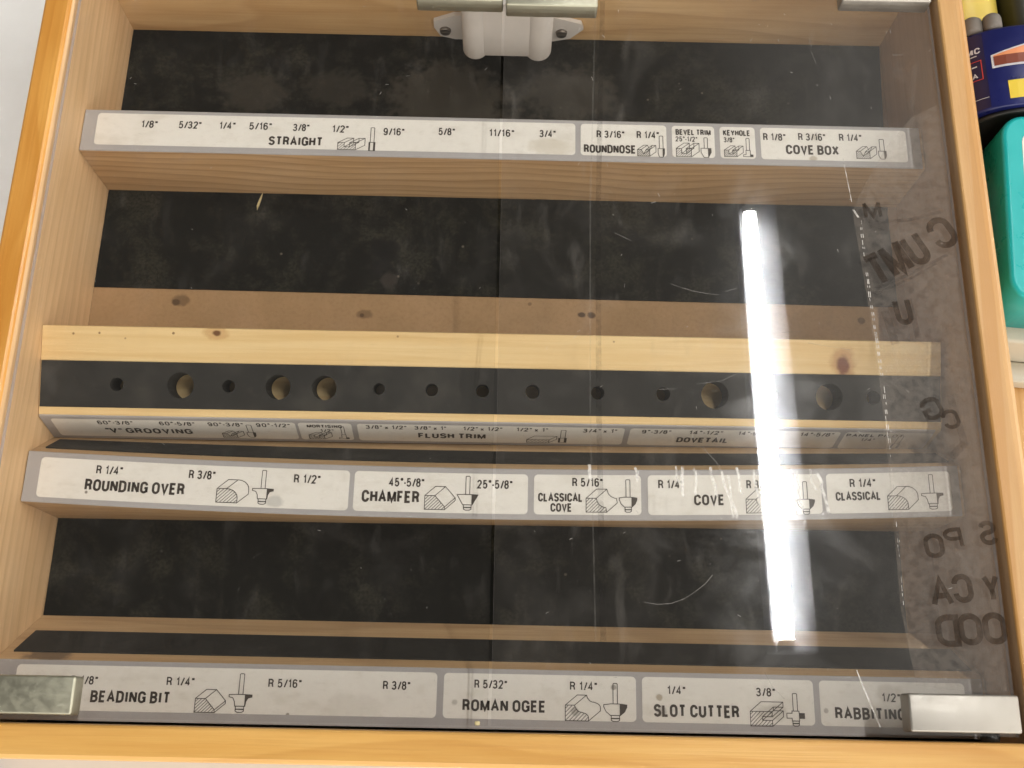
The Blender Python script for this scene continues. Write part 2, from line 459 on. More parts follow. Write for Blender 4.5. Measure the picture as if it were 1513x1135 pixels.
# ------------------------------------------------------------------ mesh helpers
class MB:
    """collects shapes and links them as one mesh object"""

    def __init__(self):
        self.bm = bmesh.new()

    def box(self, x0, x1, y0, y1, z0, z1, mi=0, bevel=0.0, seg=2):
        b = bmesh.new()
        v = [b.verts.new(p) for p in ((x0, y0, z0), (x1, y0, z0), (x1, y1, z0), (x0, y1, z0), (x0, y0, z1), (x1, y0, z1), (x1, y1, z1), (x0, y1, z1))]
        for f in ((3, 2, 1, 0), (4, 5, 6, 7), (0, 1, 5, 4), (1, 2, 6, 5), (2, 3, 7, 6), (3, 0, 4, 7)):
            b.faces.new([v[i] for i in f])
        if bevel > 0:
            bmesh.ops.bevel(b, geom=list(b.edges), offset=bevel, segments=seg, profile=0.5, affect='EDGES')
        for f in b.faces:
            f.material_index = mi
            f.smooth = bevel > 0
        self.merge(b)
        return self

    def merge(self, b, matrix=None):
        if matrix is not None:
            bmesh.ops.transform(b, matrix=matrix, verts=list(b.verts))
        tmp = bpy.data.meshes.new('tmp')
        b.to_mesh(tmp)
        b.free()
        self.bm.from_mesh(tmp)
        bpy.data.meshes.remove(tmp)

    def poly(self, pts, mi=0):
        f = self.bm.faces.new([self.bm.verts.new(p) for p in pts])
        f.material_index = mi
        return f

    def loft(self, rings, closed=True, cap=True, mi=0, smooth=False):
        rv = [[self.bm.verts.new(p) for p in r] for r in rings]
        n = len(rings[0])
        for a, b in zip(rv, rv[1:]):
            for i in range(n if closed else n - 1):
                j = (i + 1) % n
                f = self.bm.faces.new((a[i], a[j], b[j], b[i]))
                f.material_index = mi
                f.smooth = smooth
        if cap:
            f = self.bm.faces.new(list(reversed(rv[0])))
            f.material_index = mi
            f = self.bm.faces.new(rv[-1])
            f.material_index = mi
        return self

    def cyl(self, p0, p1, r0, r1=None, n=32, mi=0, smooth=True, rim=0.0):
        r1 = r0 if r1 is None else r1
        p0, p1 = Vector(p0), Vector(p1)
        ax = (p1 - p0).normalized()
        u = ax.orthogonal().normalized()
        w = ax.cross(u)

        def ring(c, r):
            return [c + u * (r * math.cos(2 * math.pi * i / n)) + w * (r * math.sin(2 * math.pi * i / n)) for i in range(n)]
        rings = []
        if rim > 0:
            for k in range(4):
                a = k / 3 * math.pi / 2
                rings.append(ring(p0 + ax * rim * (1 - math.sin(a)), r0 - rim * (1 - math.sin(a + 0) if k else 1) if k == 0 else r0 - rim * (1 - math.sin(a))))
            for k in range(4):
                a = k / 3 * math.pi / 2
                rings.append(ring(p1 - ax * rim * (1 - math.sin(a)) if False else p1 - ax * rim * math.cos(a), r1 - rim * (1 - math.cos(a)) if False else r1 - rim * (1 - math.sqrt(max(0, 1 - math.sin(a) ** 2)))))
            # start ring: cos/sin profile
            rings[0:4] = [ring(p0 + ax * rim * (1 - math.cos(b)), r0 - rim * (1 - math.sin(b))) for b in (0, math.pi / 6, math.pi / 3, math.pi / 2)]
            rings[4:8] = [ring(p1 - ax * rim * (1 - math.cos(b)), r1 - rim * (1 - math.sin(b))) for b in (math.pi / 2, math.pi / 3, math.pi / 6, 0)]
        else:
            rings = [ring(p0, r0), ring(p1, r1)]
        self.loft(rings, True, True, mi, smooth)
        return self

    def build(self, name, mats, parent=None, deform=None, local=False):
        if deform:
            for v in self.bm.verts:
                v.co = deform(v.co)
        bmesh.ops.recalc_face_normals(self.bm, faces=[f for f in self.bm.faces]) if not getattr(self, 'keep', False) else None
        me = bpy.data.meshes.new(name)
        self.bm.to_mesh(me)
        self.bm.free()
        for m in (mats if isinstance(mats, (list, tuple)) else [mats]):
            me.materials.append(m)
        o = bpy.data.objects.new(name, me)
        COL.objects.link(o)
        if parent is not None:
            o.parent = parent
            if not local:
                o.matrix_parent_inverse = root_inverse(parent)
        return o


def root_inverse(o):
    r = o
    while r.parent is not None:
        r = r.parent
    if r is not o:
        return Matrix.Identity(4)          # the part's own frame is already the world frame
    return Matrix.LocRotScale(r.location, r.rotation_euler, r.scale).inverted()


def tag(o, label=None, cat=None, group=None, kind=None):
    for k, v in (('label', label), ('category', cat), ('group', group), ('kind', kind)):
        if v:
            o[k] = v
    return o


def empty(name, loc, label, cat, group=None):
    o = bpy.data.objects.new(name, None)
    COL.objects.link(o)
    o.empty_display_size = 0.02
    o.location = loc
    return tag(o, label, cat, group)


# ---- label icons: thin strokes in label millimetres
def stroke(mb, pts, wd, mi, M4, z, close=False):
    pts = [Vector((p[0], p[1])) for p in pts]
    if close:
        pts = pts + [pts[0]]
    for a, b in zip(pts, pts[1:]):
        d = b - a
        if d.length < 1e-9:
            continue
        d.normalize()
        n = Vector((-d.y, d.x)) * wd / 2
        e = d * wd * 0.4
        q = [a - e - n, b + e - n, b + e + n, a - e + n]
        mb.poly([M4 @ Vector((p.x, p.y, z)) for p in q], mi)


def fillp(mb, pts, mi, M4, z):
    mb.poly([M4 @ Vector((p[0], p[1], z)) for p in pts], mi)


def arc(cx, cy, rx, ry, a0, a1, n=8):
    return [(cx + rx * math.cos(math.radians(a0 + (a1 - a0) * i / n)), cy + ry * math.sin(math.radians(a0 + (a1 - a0) * i / n))) for i in range(n + 1)]


def _rt(w, r=0.30, a0=0, a1=360, cx=None, cy0=0.0, cy1=1.0, n=6):
    """racetrack outline (straight sides, round ends) as a closed list, counter-clockwise from the right side"""
    hw = w / 2
    p = arc(hw, cy1 - r, hw, r, 0, 180, 2 * n) + arc(hw, cy0 + r, hw, r, 180, 360, 2 * n)
    return p


def _glyphs():
    g = {}
    g['A'] = (0.56, [[(0, 0), (0.28, 1), (0.56, 0)], [(0.11, 0.34), (0.45, 0.34)]])
    g['B'] = (0.48, [[(0.22, 0.54), (0, 0.54), (0, 1), (0.24, 1)] + arc(0.24, 0.77, 0.21, 0.23, 90, -90)[1:] + [(0.22, 0.54)], [(0, 0.54), (0, 0), (0.25, 0)] + arc(0.25, 0.27, 0.23, 0.27, -90, 90)[1:]])
    g['C'] = (0.50, [arc(0.25, 0.70, 0.25, 0.30, 0, 180, 12) + arc(0.25, 0.30, 0.25, 0.30, 180, 360, 12)])
    g['D'] = (0.50, [[(0, 0), (0, 1), (0.22, 1)] + arc(0.22, 0.70, 0.28, 0.30, 90, 0)[1:] + arc(0.22, 0.30, 0.28, 0.30, 0, -90) + [(0, 0)]])
    g['E'] = (0.42, [[(0.42, 0), (0, 0), (0, 1), (0.42, 1)], [(0, 0.52), (0.37, 0.52)]])
    g['F'] = (0.40, [[(0, 0), (0, 1), (0.40, 1)], [(0, 0.50), (0.34, 0.50)]])
    g['G'] = (0.52, [arc(0.26, 0.70, 0.26, 0.30, 5, 180, 12) + arc(0.26, 0.30, 0.26, 0.30, 180, 340, 12) + [(0.52, 0.45), (0.30, 0.45)], [(0.52, 0.45), (0.52, 0)]])
    g['H'] = (0.48, [[(0, 0), (0, 1)], [(0.48, 0), (0.48, 1)], [(0, 0.52), (0.48, 0.52)]])
    g['I'] = (0.08, [[(0.04, 0), (0.04, 1)]])
    g['K'] = (0.48, [[(0, 0), (0, 1)], [(0.46, 1), (0, 0.40)], [(0.16, 0.60), (0.48, 0)]])
    g['L'] = (0.40, [[(0, 1), (0, 0), (0.40, 0)]])
    g['M'] = (0.64, [[(0, 0), (0, 1)], [(0, 1), (0.32, 0.06), (0.64, 1)], [(0.64, 1), (0.64, 0)]])
    g['N'] = (0.50, [[(0, 0), (0, 1)], [(0, 1), (0.50, 0)], [(0.50, 0), (0.50, 1)]])
    g['O'] = (0.52, [_rt(0.52) + [(0.52, 0.70)]])
    g['P'] = (0.46, [[(0, 0), (0, 1), (0.22, 1)] + arc(0.22, 0.73, 0.24, 0.27, 90, -90)[1:] + [(0, 0.46)]])
    g['R'] = (0.48, [[(0, 0), (0, 1), (0.23, 1)] + arc(0.23, 0.75, 0.23, 0.25, 90, -90)[1:] + [(0, 0.50)], [(0.26, 0.50), (0.40, 0.40), (0.46, 0)]])
    g['S'] = (0.48, [arc(0.24, 0.76, 0.23, 0.24, 10, 270, 16) + arc(0.24, 0.26, 0.24, 0.26, 90, -170, 16)])
    g['T'] = (0.48, [[(0, 1), (0.48, 1)], [(0.24, 1), (0.24, 0)]])
    g['U'] = (0.48, [[(0, 1), (0, 0.28)] + arc(0.24, 0.28, 0.24, 0.28, 180, 360, 12)[1:] + [(0.48, 1)]])
    g['V'] = (0.52, [[(0, 1), (0.26, 0), (0.52, 1)]])
    g['X'] = (0.52, [[(0, 1), (0.52, 0)], [(0, 0), (0.52, 1)]])
    g['Y'] = (0.54, [[(0, 1), (0.27, 0.44), (0.54, 1)], [(0.27, 0.44), (0.27, 0)]])
    g['0'] = (0.42, [_rt(0.42, 0.28) + [(0.42, 0.72)]])
    g['1'] = (0.20, [[(0, 0.80), (0.12, 0.84), (0.20, 1), (0.20, 0)]])
    g['2'] = (0.42, [arc(0.21, 0.74, 0.21, 0.26, 175, -25, 14) + [(0, 0), (0.42, 0)]])
    g['3'] = (0.42, [arc(0.20, 0.76, 0.20, 0.24, 165, -90, 14) + arc(0.20, 0.26, 0.22, 0.26, 90, -165, 14)])
    g['4'] = (0.44, [[(0.32, 0), (0.32, 1), (0, 0.28), (0.46, 0.28)]])
    g['5'] = (0.42, [[(0.40, 1), (0.06, 1), (0.02, 0.50)] + arc(0.20, 0.32, 0.22, 0.32, 120, -160, 16)])
    g['6'] = (0.42, [_rt(0.42, 0.28, cy1=0.60) + [(0.42, 0.32)], [(0, 0.32), (0, 0.68)] + arc(0.21, 0.72, 0.21, 0.28, 180, 20, 10)])
    g['8'] = (0.42, [arc(0.21, 0.77, 0.19, 0.23, 270, -90, 18), arc(0.21, 0.27, 0.21, 0.27, 90, 450, 18)])
    g['9'] = (0.42, [[(0.42 - x, 1 - y) for x, y in p] for p in g['6'][1]])
    g['/'] = (0.30, [[(0, -0.02), (0.30, 1.02)]])
    g['"'] = (0.14, [[(0, 0.70), (0, 1)], [(0.14, 0.70), (0.14, 1)]])
    g['°'] = (0.20, [arc(0.10, 0.90, 0.09, 0.10, 0, 360, 10)])
    g['-'] = (0.22, [[(0, 0.40), (0.22, 0.40)]])
    g['x'] = (0.34, [[(0, 0), (0.34, 0.62)], [(0, 0.62), (0.34, 0)]])
    return g


GLYPHS = _glyphs()


def ribbon(mb, pts, wd, mi, MM, z):
    """a pen stroke of even width with mitred joints"""
    P = [Vector((p[0], p[1])) for p in pts]
    Q = [P[0]]
    for p in P[1:]:
        if (p - Q[-1]).length > 1e-7:
            Q.append(p)
    if len(Q) < 2:
        return
    closed = (Q[0] - Q[-1]).length < 1e-6 and len(Q) > 3
    if closed:
        Q = Q[:-1]
    n = len(Q)
    L, R = [], []
    for i in range(n):
        a = Q[(i - 1) % n] if (closed or i > 0) else None
        b = Q[(i + 1) % n] if (closed or i < n - 1) else None
        d0 = (Q[i] - a).normalized() if a is not None else None
        d1 = (b - Q[i]).normalized() if b is not None else None
        if d0 is None:
            d0 = d1
        if d1 is None:
            d1 = d0
        n0, n1 = Vector((-d0.y, d0.x)), Vector((-d1.y, d1.x))
        m = n0 + n1
        if m.length < 1e-4:
            m = n0
        m.normalize()
        k = wd / 2 / max(0.45, m.dot(n0))
        L.append(Q[i] + m * k)
        R.append(Q[i] - m * k)
    for i in range(n if closed else n - 1):
        j = (i + 1) % n
        mb.poly([MM @ Vector((q.x, q.y, z)) for q in (R[i], R[j], L[j], L[i])], mi)


def add_text(mb, s, cx, cy, w, h, mi, M4, weight=0.15, z=0.0, flip=False, rot=0.0):
    """lettering drawn stroke by stroke, centred at (cx, cy), w wide, capitals h high, in the plane M4"""
    wt = weight * h
    x = 0.0
    runs = []
    for ch in s:
        if ch == ' ':
            x += 0.30
            continue
        gw, st = GLYPHS[ch]
        runs.append((x, st))
        x += gw + 0.33 - (0.12 if ch in '/"-°' else 0)
    total = max(rx + max(p[0] for q in st for p in q) for rx, st in runs)
    sx = (w - wt) / total if total > 1e-6 else 1.0
    sy = h - wt
    T = M4 @ Matrix.Translation((cx, cy, 0)) @ Matrix.Rotation(rot, 4, 'Z')
    f = -1 if flip else 1
    for rx, st in runs:
        for q in st:
            ribbon(mb, [(f * ((rx + p[0]) * sx - (w - wt) / 2), p[1] * sy - sy / 2) for p in q], wt, mi, T, z)




PROFILES = {
    # front faces of the little wood blocks, in a unit square; second entry = how far the visible top edge runs
    'round': [(0, 0), (0, 1)] + [(0.45, 1)] + arc(0.45, 0.35, 0.55, 0.65, 90, 0)[1:] + [(1, 0)],
    'chamfer': [(0, 0), (0, 1), (0.5, 1), (1, 0.2), (1, 0)],
    'cove': [(0, 0), (0, 1), (0.5, 1)] + arc(1.0, 0.95, 0.48, 0.62, 180, 265)[1:] + [(1, 0)],
    'ogee': [(0, 0), (0, 1), (0.4, 1), (0.45, 0.8)] + arc(0.72, 0.85, 0.25, 0.3, 190, 270)[1:] + arc(0.72, 0.2, 0.28, 0.32, 85, 0)[1:] + [(1, 0)],
    'slot': [(0, 0), (0, 1), (1, 1), (1, 0.65), (0.55, 0.65), (0.55, 0.4), (1, 0.4), (1, 0)],
    'dado': [(0, 0), (0, 1), (0.36, 1), (0.36, 0.4), (0.66, 0.4), (0.66, 1), (1, 1), (1, 0)],
    'vee': [(0, 0), (0, 1), (0.3, 1), (0.5, 0.3), (0.7, 1), (1, 1), (1, 0)],
    'flat': [(0, 0), (0, 1), (1, 1), (1, 0)],
}


def inside(p, poly):
    r = False
    for (x0, y0), (x1, y1) in zip(poly, poly[1:] + poly[:1]):
        if (y0 > p[1]) != (y1 > p[1]) and p[0] < (x1 - x0) * (p[1] - y0) / (y1 - y0) + x0:
            r = not r
    return r


def block_icon(mb, kind, cx, cy, w, h, mi, M4, z, lw):
    pr = PROFILES[kind]
    fw, fh = w * 0.66, h * 0.60
    if kind == 'flat':
        fw, fh = w * 0.75, h * 0.45
    ox, oy = w - fw, h - fh
    x0, y0 = cx - w / 2, cy - h / 2
    front = [(x0 + a * fw, y0 + b * fh) for a, b in pr]
    back = [(p[0] + ox, p[1] + oy) for p in front]
    stroke(mb, front, lw, mi, M4, z, True)
    # visible back outline: from top-left round to bottom-right
    stroke(mb, back[1:], lw, mi, M4, z)
    for i, ((a, b), p, q) in enumerate(zip(pr, front, back)):
        if 0 < i:
            corner = i in (1, len(pr) - 1) or (kind in ('chamfer', 'dado', 'vee', 'slot', 'flat')) or (a, b) in ((0.45, 1), (0.5, 1), (0.4, 1))
            if corner:
                stroke(mb, [p, q], lw, mi, M4, z)
    # section hatching
    step = fw / 6.0
    k = -int(fh / step) - 1
    while k * step < fw:
        run = []
        for t in range(25):
            tt = t / 24
            p = (k * step + tt * fh, tt * fh)
            u = (p[0] / fw, p[1] / fh)
            ok = 0 < u[0] < 1 and inside(u, pr)
            if ok:
                run.append((x0 + p[0], y0 + p[1]))
            if (not ok or t == 24) and len(run) > 1:
                stroke(mb, [run[0], run[-1]], lw * 0.8, mi, M4, z)
                run = []
            elif not ok:
                run = []
        k += 1


def bit_icon(mb, kind, cx, cy, w, h, mi, M4, z, lw):
    top, bot = cy + h / 2, cy - h / 2
    sw = min(w * 0.34, 2.0) if kind not in ('b_straight', 'b_round') else w * 0.55
    cut = {'b_straight': 0.36, 'b_round': 0.40, 'b_bevel': 0.46, 'b_key': 0.34}.get(kind, 0.46)
    yc = bot + h * cut
    stroke(mb, [(cx - sw / 2, yc), (cx - sw / 2, top - 0.3), (cx - sw / 2 + .3, top), (cx + sw / 2 - .3, top), (cx + sw / 2, top - 0.3), (cx + sw / 2, yc)], lw, mi, M4, z)
    hw = w / 2

    def half(pts):
        outline = [(cx + a * hw, bot + b * h * cut) for a, b in pts]
        mirror = [(2 * cx - p[0], p[1]) for p in reversed(outline)]
        stroke(mb, outline + mirror, lw, mi, M4, z, True)
        fillp(mb, [(cx + 0.38 * hw, outline[-1][1])] + [p for p in reversed(outline)] + [(cx + 0.38 * hw, outline[0][1])], mi, M4, z + 0.00003)
    if kind == 'b_straight':
        half([(0.9, 1.0), (0.9, 0.0)])
        fillp(mb, [(cx - hw * 0.9, yc), (cx - hw * 0.9, bot), (cx - hw * 0.5, bot), (cx - hw * 0.5, yc)], mi, M4, z + 0.00003)
    elif kind == 'b_round':
        half([(0.95, 1.0), (0.95, 0.45), (0.7, 0.12), (0.4, 0.0)])
    elif kind == 'b_bevel':
        half([(1.0, 1.0), (1.0, 0.55), (0.45, 0.0)])
    elif kind == 'b_key':
        half([(0.45, 1.0), (0.45, 0.35), (1.0, 0.3), (1.0, 0.0)])
    else:
        yb = 0.34
        if kind == 'b_round_over':
            half([(0.45, 1.0), (1.0, 0.98), (1.0, 0.86), (0.66, 0.8), (0.5, 0.6), (0.45, yb)])
        elif kind == 'b_chamfer':
            half([(0.5, 1.0), (1.0, 0.98), (0.45, yb)])
        elif kind == 'b_cove':
            half([(0.4, 1.0), (1.0, 0.95), (1.0, 0.82), (0.8, 0.55), (0.42, yb)])
        else:
            half([(0.4, 1.0), (0.4, 0.85), (1.0, 0.85), (1.0, 0.52), (0.42, 0.52), (0.42, yb)])
        bw = hw * 0.36
        y1 = bot + h * cut * yb
        stroke(mb, [(cx - bw, y1), (cx - bw, bot + 0.5), (cx - bw * .5, bot), (cx + bw * .5, bot), (cx + bw, bot + 0.5), (cx + bw, y1)], lw, mi, M4, z, True)
        stroke(mb, [(cx - bw, (y1 + bot) / 2), (cx + bw, (y1 + bot) / 2)], lw * 1.5, mi, M4, z)


def rrect(x0, x1, y0, y1, r, n=5):
    return arc(x1 - r, y1 - r, r, r, 0, 90, n) + arc(x0 + r, y1 - r, r, r, 90, 180, n) + arc(x0 + r, y0 + r, r, r, 180, 270, n) + arc(x1 - r, y0 + r, r, r, 270, 360, n)


LABEL_DATA = {
 1: dict(cells=[(-220.7,40.6),(43.5,90.4),(93.4,116.7),(119.6,138.9),(141.8,221.7),],
  texts=[('1/8"',-192.0,16.5,8.8,4.6),('5/32"',-169.8,16.6,12.2,4.6),('1/4"',-149.5,16.7,8.8,4.6),('5/16"',-131.4,16.8,12.2,4.6),('3/8"',-109.2,16.5,8.9,4.6),('1/2"',-87.8,16.2,8.9,4.6),('9/16"',-58.5,15.2,11.4,4.6),('5/8"',-29.7,16.0,8.9,4.6),('11/16"',0.3,15.9,13.7,4.6),('3/4"',25.4,16.1,8.9,4.6),('STRAIGHT',-111.5,8.0,29.4,5.6),('R 3/16"',59.8,16.6,15.2,4.6),('R 1/4"',80.2,16.7,12.2,4.6),('ROUNDNOSE',59.4,7.5,28.4,5.2),('BEVEL TRIM',105.1,19.0,19.3,3.6),('25°-1/2"',101.3,14.7,11.9,3.2),('KEYHOLE',128.9,19.2,14.9,3.6),('3/8"',124.6,14.8,5.9,3.2),('R 1/8"',149.5,17.2,12.3,4.6),('R 3/16"',170.0,17.7,14.9,4.6),('R 1/4"',191.1,17.8,12.3,4.6),('COVE BOX',169.8,9.7,28.9,5.9),],
  icons=[('dado',-81.2,7.1,14.7,7.1),('b_straight',-70.0,10.3,3.7,14.2),('vee',79.5,7.0,10.0,6.7),('b_round',87.4,9.7,3.7,13.0),('dado',101.8,8.0,12.5,8.4),('b_bevel',111.8,9.7,5.5,12.1),('dado',126.9,7.8,10.3,6.7),('b_key',134.7,10.3,5.2,11.3),('vee',199.3,8.8,11.1,7.5),('b_round',208.0,11.1,4.4,12.2),]),
 2: dict(cells=[(-223.8,-101.3),(-99.9,-72.8),(-70.0,66.6),(69.4,177.8),(180.3,225.6),],
  texts=[('60°-3/8"',-192.1,17.6,17.9,3.9),('60°-5/8"',-161.0,17.6,17.9,3.9),('90°-3/8"',-136.6,17.6,17.9,3.9),('90°-1/2"',-112.6,17.6,17.2,3.9),('"V" GROOVING',-177.1,9.6,44.0,5.3),('MORTISING',-86.6,17.5,17.9,3.0),('1/2"',-85.8,13.0,6.9,3.0),('3/8" x 1/2"',-55.3,17.6,20.8,3.9),('3/8" x 1"',-32.8,17.6,16.3,3.9),('1/2" x 1/2"',-6.1,17.6,20.1,3.9),('1/2" x 1"',19.2,17.6,16.3,3.9),('FLUSH TRIM',-21.9,9.6,34.8,5.3),('3/4" x 1"',54.0,17.6,17.4,3.9),('9°-3/8"',83.0,17.6,15.0,3.9),('14°-1/2"',108.5,17.6,17.4,3.9),('14°-9/16"',134.1,17.6,18.1,3.9),('14°-5/8"',165.9,17.6,17.4,3.9),('DOVETAIL',108.2,9.6,27.1,5.3),('PANEL PILOT',196.1,17.5,29.7,3.0),('1/4"',193.7,13.0,7.1,3.0),],
  icons=[('vee',-134.5,7.5,11.2,7.0),('b_round',-125.1,11.0,4.5,13.0),('dado',-89.7,7.5,11.9,7.0),('b_key',-77.7,11.0,4.9,13.0),('flat',24.6,7.5,15.5,7.0),('b_straight',35.4,11.0,4.5,13.0),('b_straight',210.0,11.0,4.6,13.0),]),
 3: dict(cells=[(-221.1,-69.6),(-67.2,17.6),(20.6,72.9),(76.2,161.2),(163.9,225.0),],
  texts=[('R 1/4"',-187.1,14.8,12.9,4.4),('R 3/8"',-141.7,13.5,12.9,4.4),('R 1/2"',-90.3,12.5,12.9,4.4),('ROUNDING OVER',-173.8,6.7,48.6,5.9),('45°-5/8"',-41.7,11.9,17.2,4.4),('CHAMFER',-49.2,4.7,28.0,6.0),('25°-5/8"',1.4,11.8,17.2,4.4),('R 5/16"',46.7,13.8,14.9,4.4),('CLASSICAL',33.5,6.1,21.8,4.4),('COVE',33.9,1.1,10.5,4.3),('R 1/4"',87.5,13.7,12.3,4.4),('R 3/8"',130.7,14.6,12.3,4.4),('COVE',106.1,6.4,14.9,5.4),('R 1/4"',181.7,16.4,12.7,4.4),('CLASSICAL',179.1,9.9,22.2,4.4),],
  icons=[('round',-126.0,5.7,15.4,11.4),('b_round_over',-111.4,8.0,10.2,16.8),('chamfer',-25.1,4.5,14.8,11.4),('b_chamfer',-11.7,7.2,10.2,16.8),('cove',53.6,4.9,15.2,11.4),('b_cove',66.5,7.5,8.6,16.1),('cove',131.6,6.2,15.2,11.4),('b_cove',153.2,8.4,8.6,16.1),('round',200.9,9.4,14.9,11.4),('b_round_over',215.5,12.8,10.6,17.2),]),
 4: dict(cells=[(-216.8,-22.9),(-19.8,68.8),(71.6,150.7),(153.5,220.8),],
  texts=[('R 1/8"',-185.0,17.8,12.1,3.9),('R 1/4"',-140.9,18.1,12.7,3.9),('R 5/16"',-92.9,18.2,15.2,3.9),('R 3/8"',-41.5,18.3,12.5,3.9),('BEADING BIT',-163.0,10.8,36.5,5.3),('R 5/32"',1.8,19.7,15.0,3.9),('ROMAN OGEE',8.2,10.3,38.2,5.3),('R 1/4"',44.6,19.7,12.5,3.9),('1/4"',87.4,18.7,8.4,3.9),('3/8"',128.6,18.7,8.8,3.9),('SLOT CUTTER',96.4,9.7,39.2,5.6),('RABBITING',176.3,10.1,32.4,5.3),('1/2"',186.4,17.4,8.5,3.9),],
  icons=[('chamfer',-126.3,9.8,13.9,10.1),('b_round_over',-112.7,13.6,10.5,17.0),('ogee',44.3,10.1,16.1,11.3),('b_cove',59.2,12.8,10.6,16.7),('slot',128.7,9.1,15.2,10.7),('b_slot',141.9,11.2,8.1,14.3),]),
}


def label_strip(name, key, frame, x0, x1, height, cell0, cell1, parent, deform=None, local=False, tfix=None, subdiv=24):
    """printed strip on a shelf front; frame maps (s, t, out) in metres to the part's space; s, t below in mm"""
    mb = MB()
    mb.keep = True
    mm = 0.001
    F = frame @ Matrix.Diagonal((mm, mm, 1, 1))
    # plate, in slices so it can follow a bowed shelf
    n = subdiv
    out = 0.0006
    prof = [(0.0, -0.0002), (0.0, out * 0.6), (0.6, out), (height - 0.6, out), (height, out * 0.6), (height, -0.0002)]
    rings = []
    for i in range(n + 1):
        s = x0 + (x1 - x0) * i / n
        rings.append([F @ Vector((s, t, o)) for t, o in prof])
    mb.loft(rings, False, False, 0, False)
    for r in (rings[0], rings[-1]):
        mb.poly(r, 0)
    d = LABEL_DATA[key]
    for a, b in d['cells']:
        if deform is None:
            mb.poly([F @ Vector((x, y, out + 0.00012)) for x, y in rrect(a, b, cell0, cell1, 2.0)], 1)
        else:
            # long cells are cut into slices so they bend with the shelf
            k = max(2, int((b - a) / 10))
            pts = rrect(a, b, cell0, cell1, 2.0)
            xs = [a + 2.0 + (b - a - 4.0) * i / k for i in range(k + 1)]
            left = [p for p in pts if p[0] <= a + 2.0001]
            right = [p for p in pts if p[0] >= b - 2.0001]
            left.sort(key=lambda p: math.atan2(p[1] - (cell0 + cell1) / 2, p[0] - (a + 2.5)) % (2 * math.pi))
            right.sort(key=lambda p: math.atan2(p[1] - (cell0 + cell1) / 2, p[0] - (b - 2.5)))
            mb.poly([F @ Vector((x, y, out + 0.00012)) for x, y in left], 1)
            mb.poly([F @ Vector((x, y, out + 0.00012)) for x, y in right], 1)
            for q0, q1 in zip(xs, xs[1:]):
                mb.poly([F @ Vector((x, y, out + 0.00012)) for x, y in ((q0, cell0), (q1, cell0), (q1, cell1), (q0, cell1))], 1)
    z = out + 0.00024
    for s, cx, cy, w, h in d['texts']:
        cy = tfix(cx, cy) if tfix else cy
        big = s[0].isalpha() and len(s) > 3 and not s.startswith('R ') or s.startswith('"')
        add_text(mb, s, cx, cy, w, h, 2, F, 0.205 if big else 0.165, z)
    for k, cx, cy, w, h in d['icons']:
        cy = tfix(cx, cy) if tfix else cy
        if k.startswith('b_'):
            bit_icon(mb, k, cx, cy, w, h, 3, F, z, 0.36)
        else:
            block_icon(mb, k, cx, cy, w, h, 3, F, z, 0.34)
    return mb.build(name, [M['plate'], M['paper'], M['ink'], M['ink_faint']], parent, deform, local)


# ------------------------------------------------------------------ setting
BASE = -0.0080
mb = MB()
mb.box(-1.2, 1.2, -1.0, 1.2, BASE - 0.03, BASE)
tag(mb.build('table_surface', M['table']), 'white tabletop with faint grey marks under the wooden case', 'table', kind='structure')

# ------------------------------------------------------------------ the case
XL, XR = -0.2285, 0.2315
XOL, XOR = -0.2426, 0.2470
YB, YT = -0.1402, 0.2652
YOB, YOT = -0.1545, 0.2800
H = 0.0815
case = empty('display_case', (0, 0.0625, BASE), 'shallow orange pine case with two clear doors and labelled tool shelves', 'display case')


def rail(name, x0, x1, y0, y1, mats, soft, label=None):
    """frame rail: outer faces varnished, the face towards the inside bare; soft = (edge test, radius) list"""
    b = bmesh.new()
    v = [b.verts.new(p) for p in ((x0, y0, BASE), (x1, y0, BASE), (x1, y1, BASE), (x0, y1, BASE), (x0, y0, H), (x1, y0, H), (x1, y1, H), (x0, y1, H))]
    for f in ((3, 2, 1, 0), (4, 5, 6, 7), (0, 1, 5, 4), (1, 2, 6, 5), (2, 3, 7, 6), (3, 0, 4, 7)):
        b.faces.new([v[i] for i in f])
    for test, r, seg in soft:
        es = [e for e in b.edges if test((e.verts[0].co + e.verts[1].co) / 2) and abs(e.verts[0].co.z - e.verts[1].co.z) < 1e-6]
        bmesh.ops.bevel(b, geom=es, offset=r, segments=seg, profile=0.5, affect='EDGES')
    m = MB()
    m.merge(b)
    for f in m.bm.faces:
        c = f.calc_center_median()
        n = f.normal
        inner = c.z < H - 0.004 and ((name == 'side_rail' and n.x * (1 if x0 < 0 else -1) > 0.9) or (name == 'end_rail' and n.y * (1 if y0 < 0 else -1) > 0.9))
        f.material_index = 1 if inner else 0
    o = m.build(name, mats, case)
    if label:
        o['label'] = label
    return o


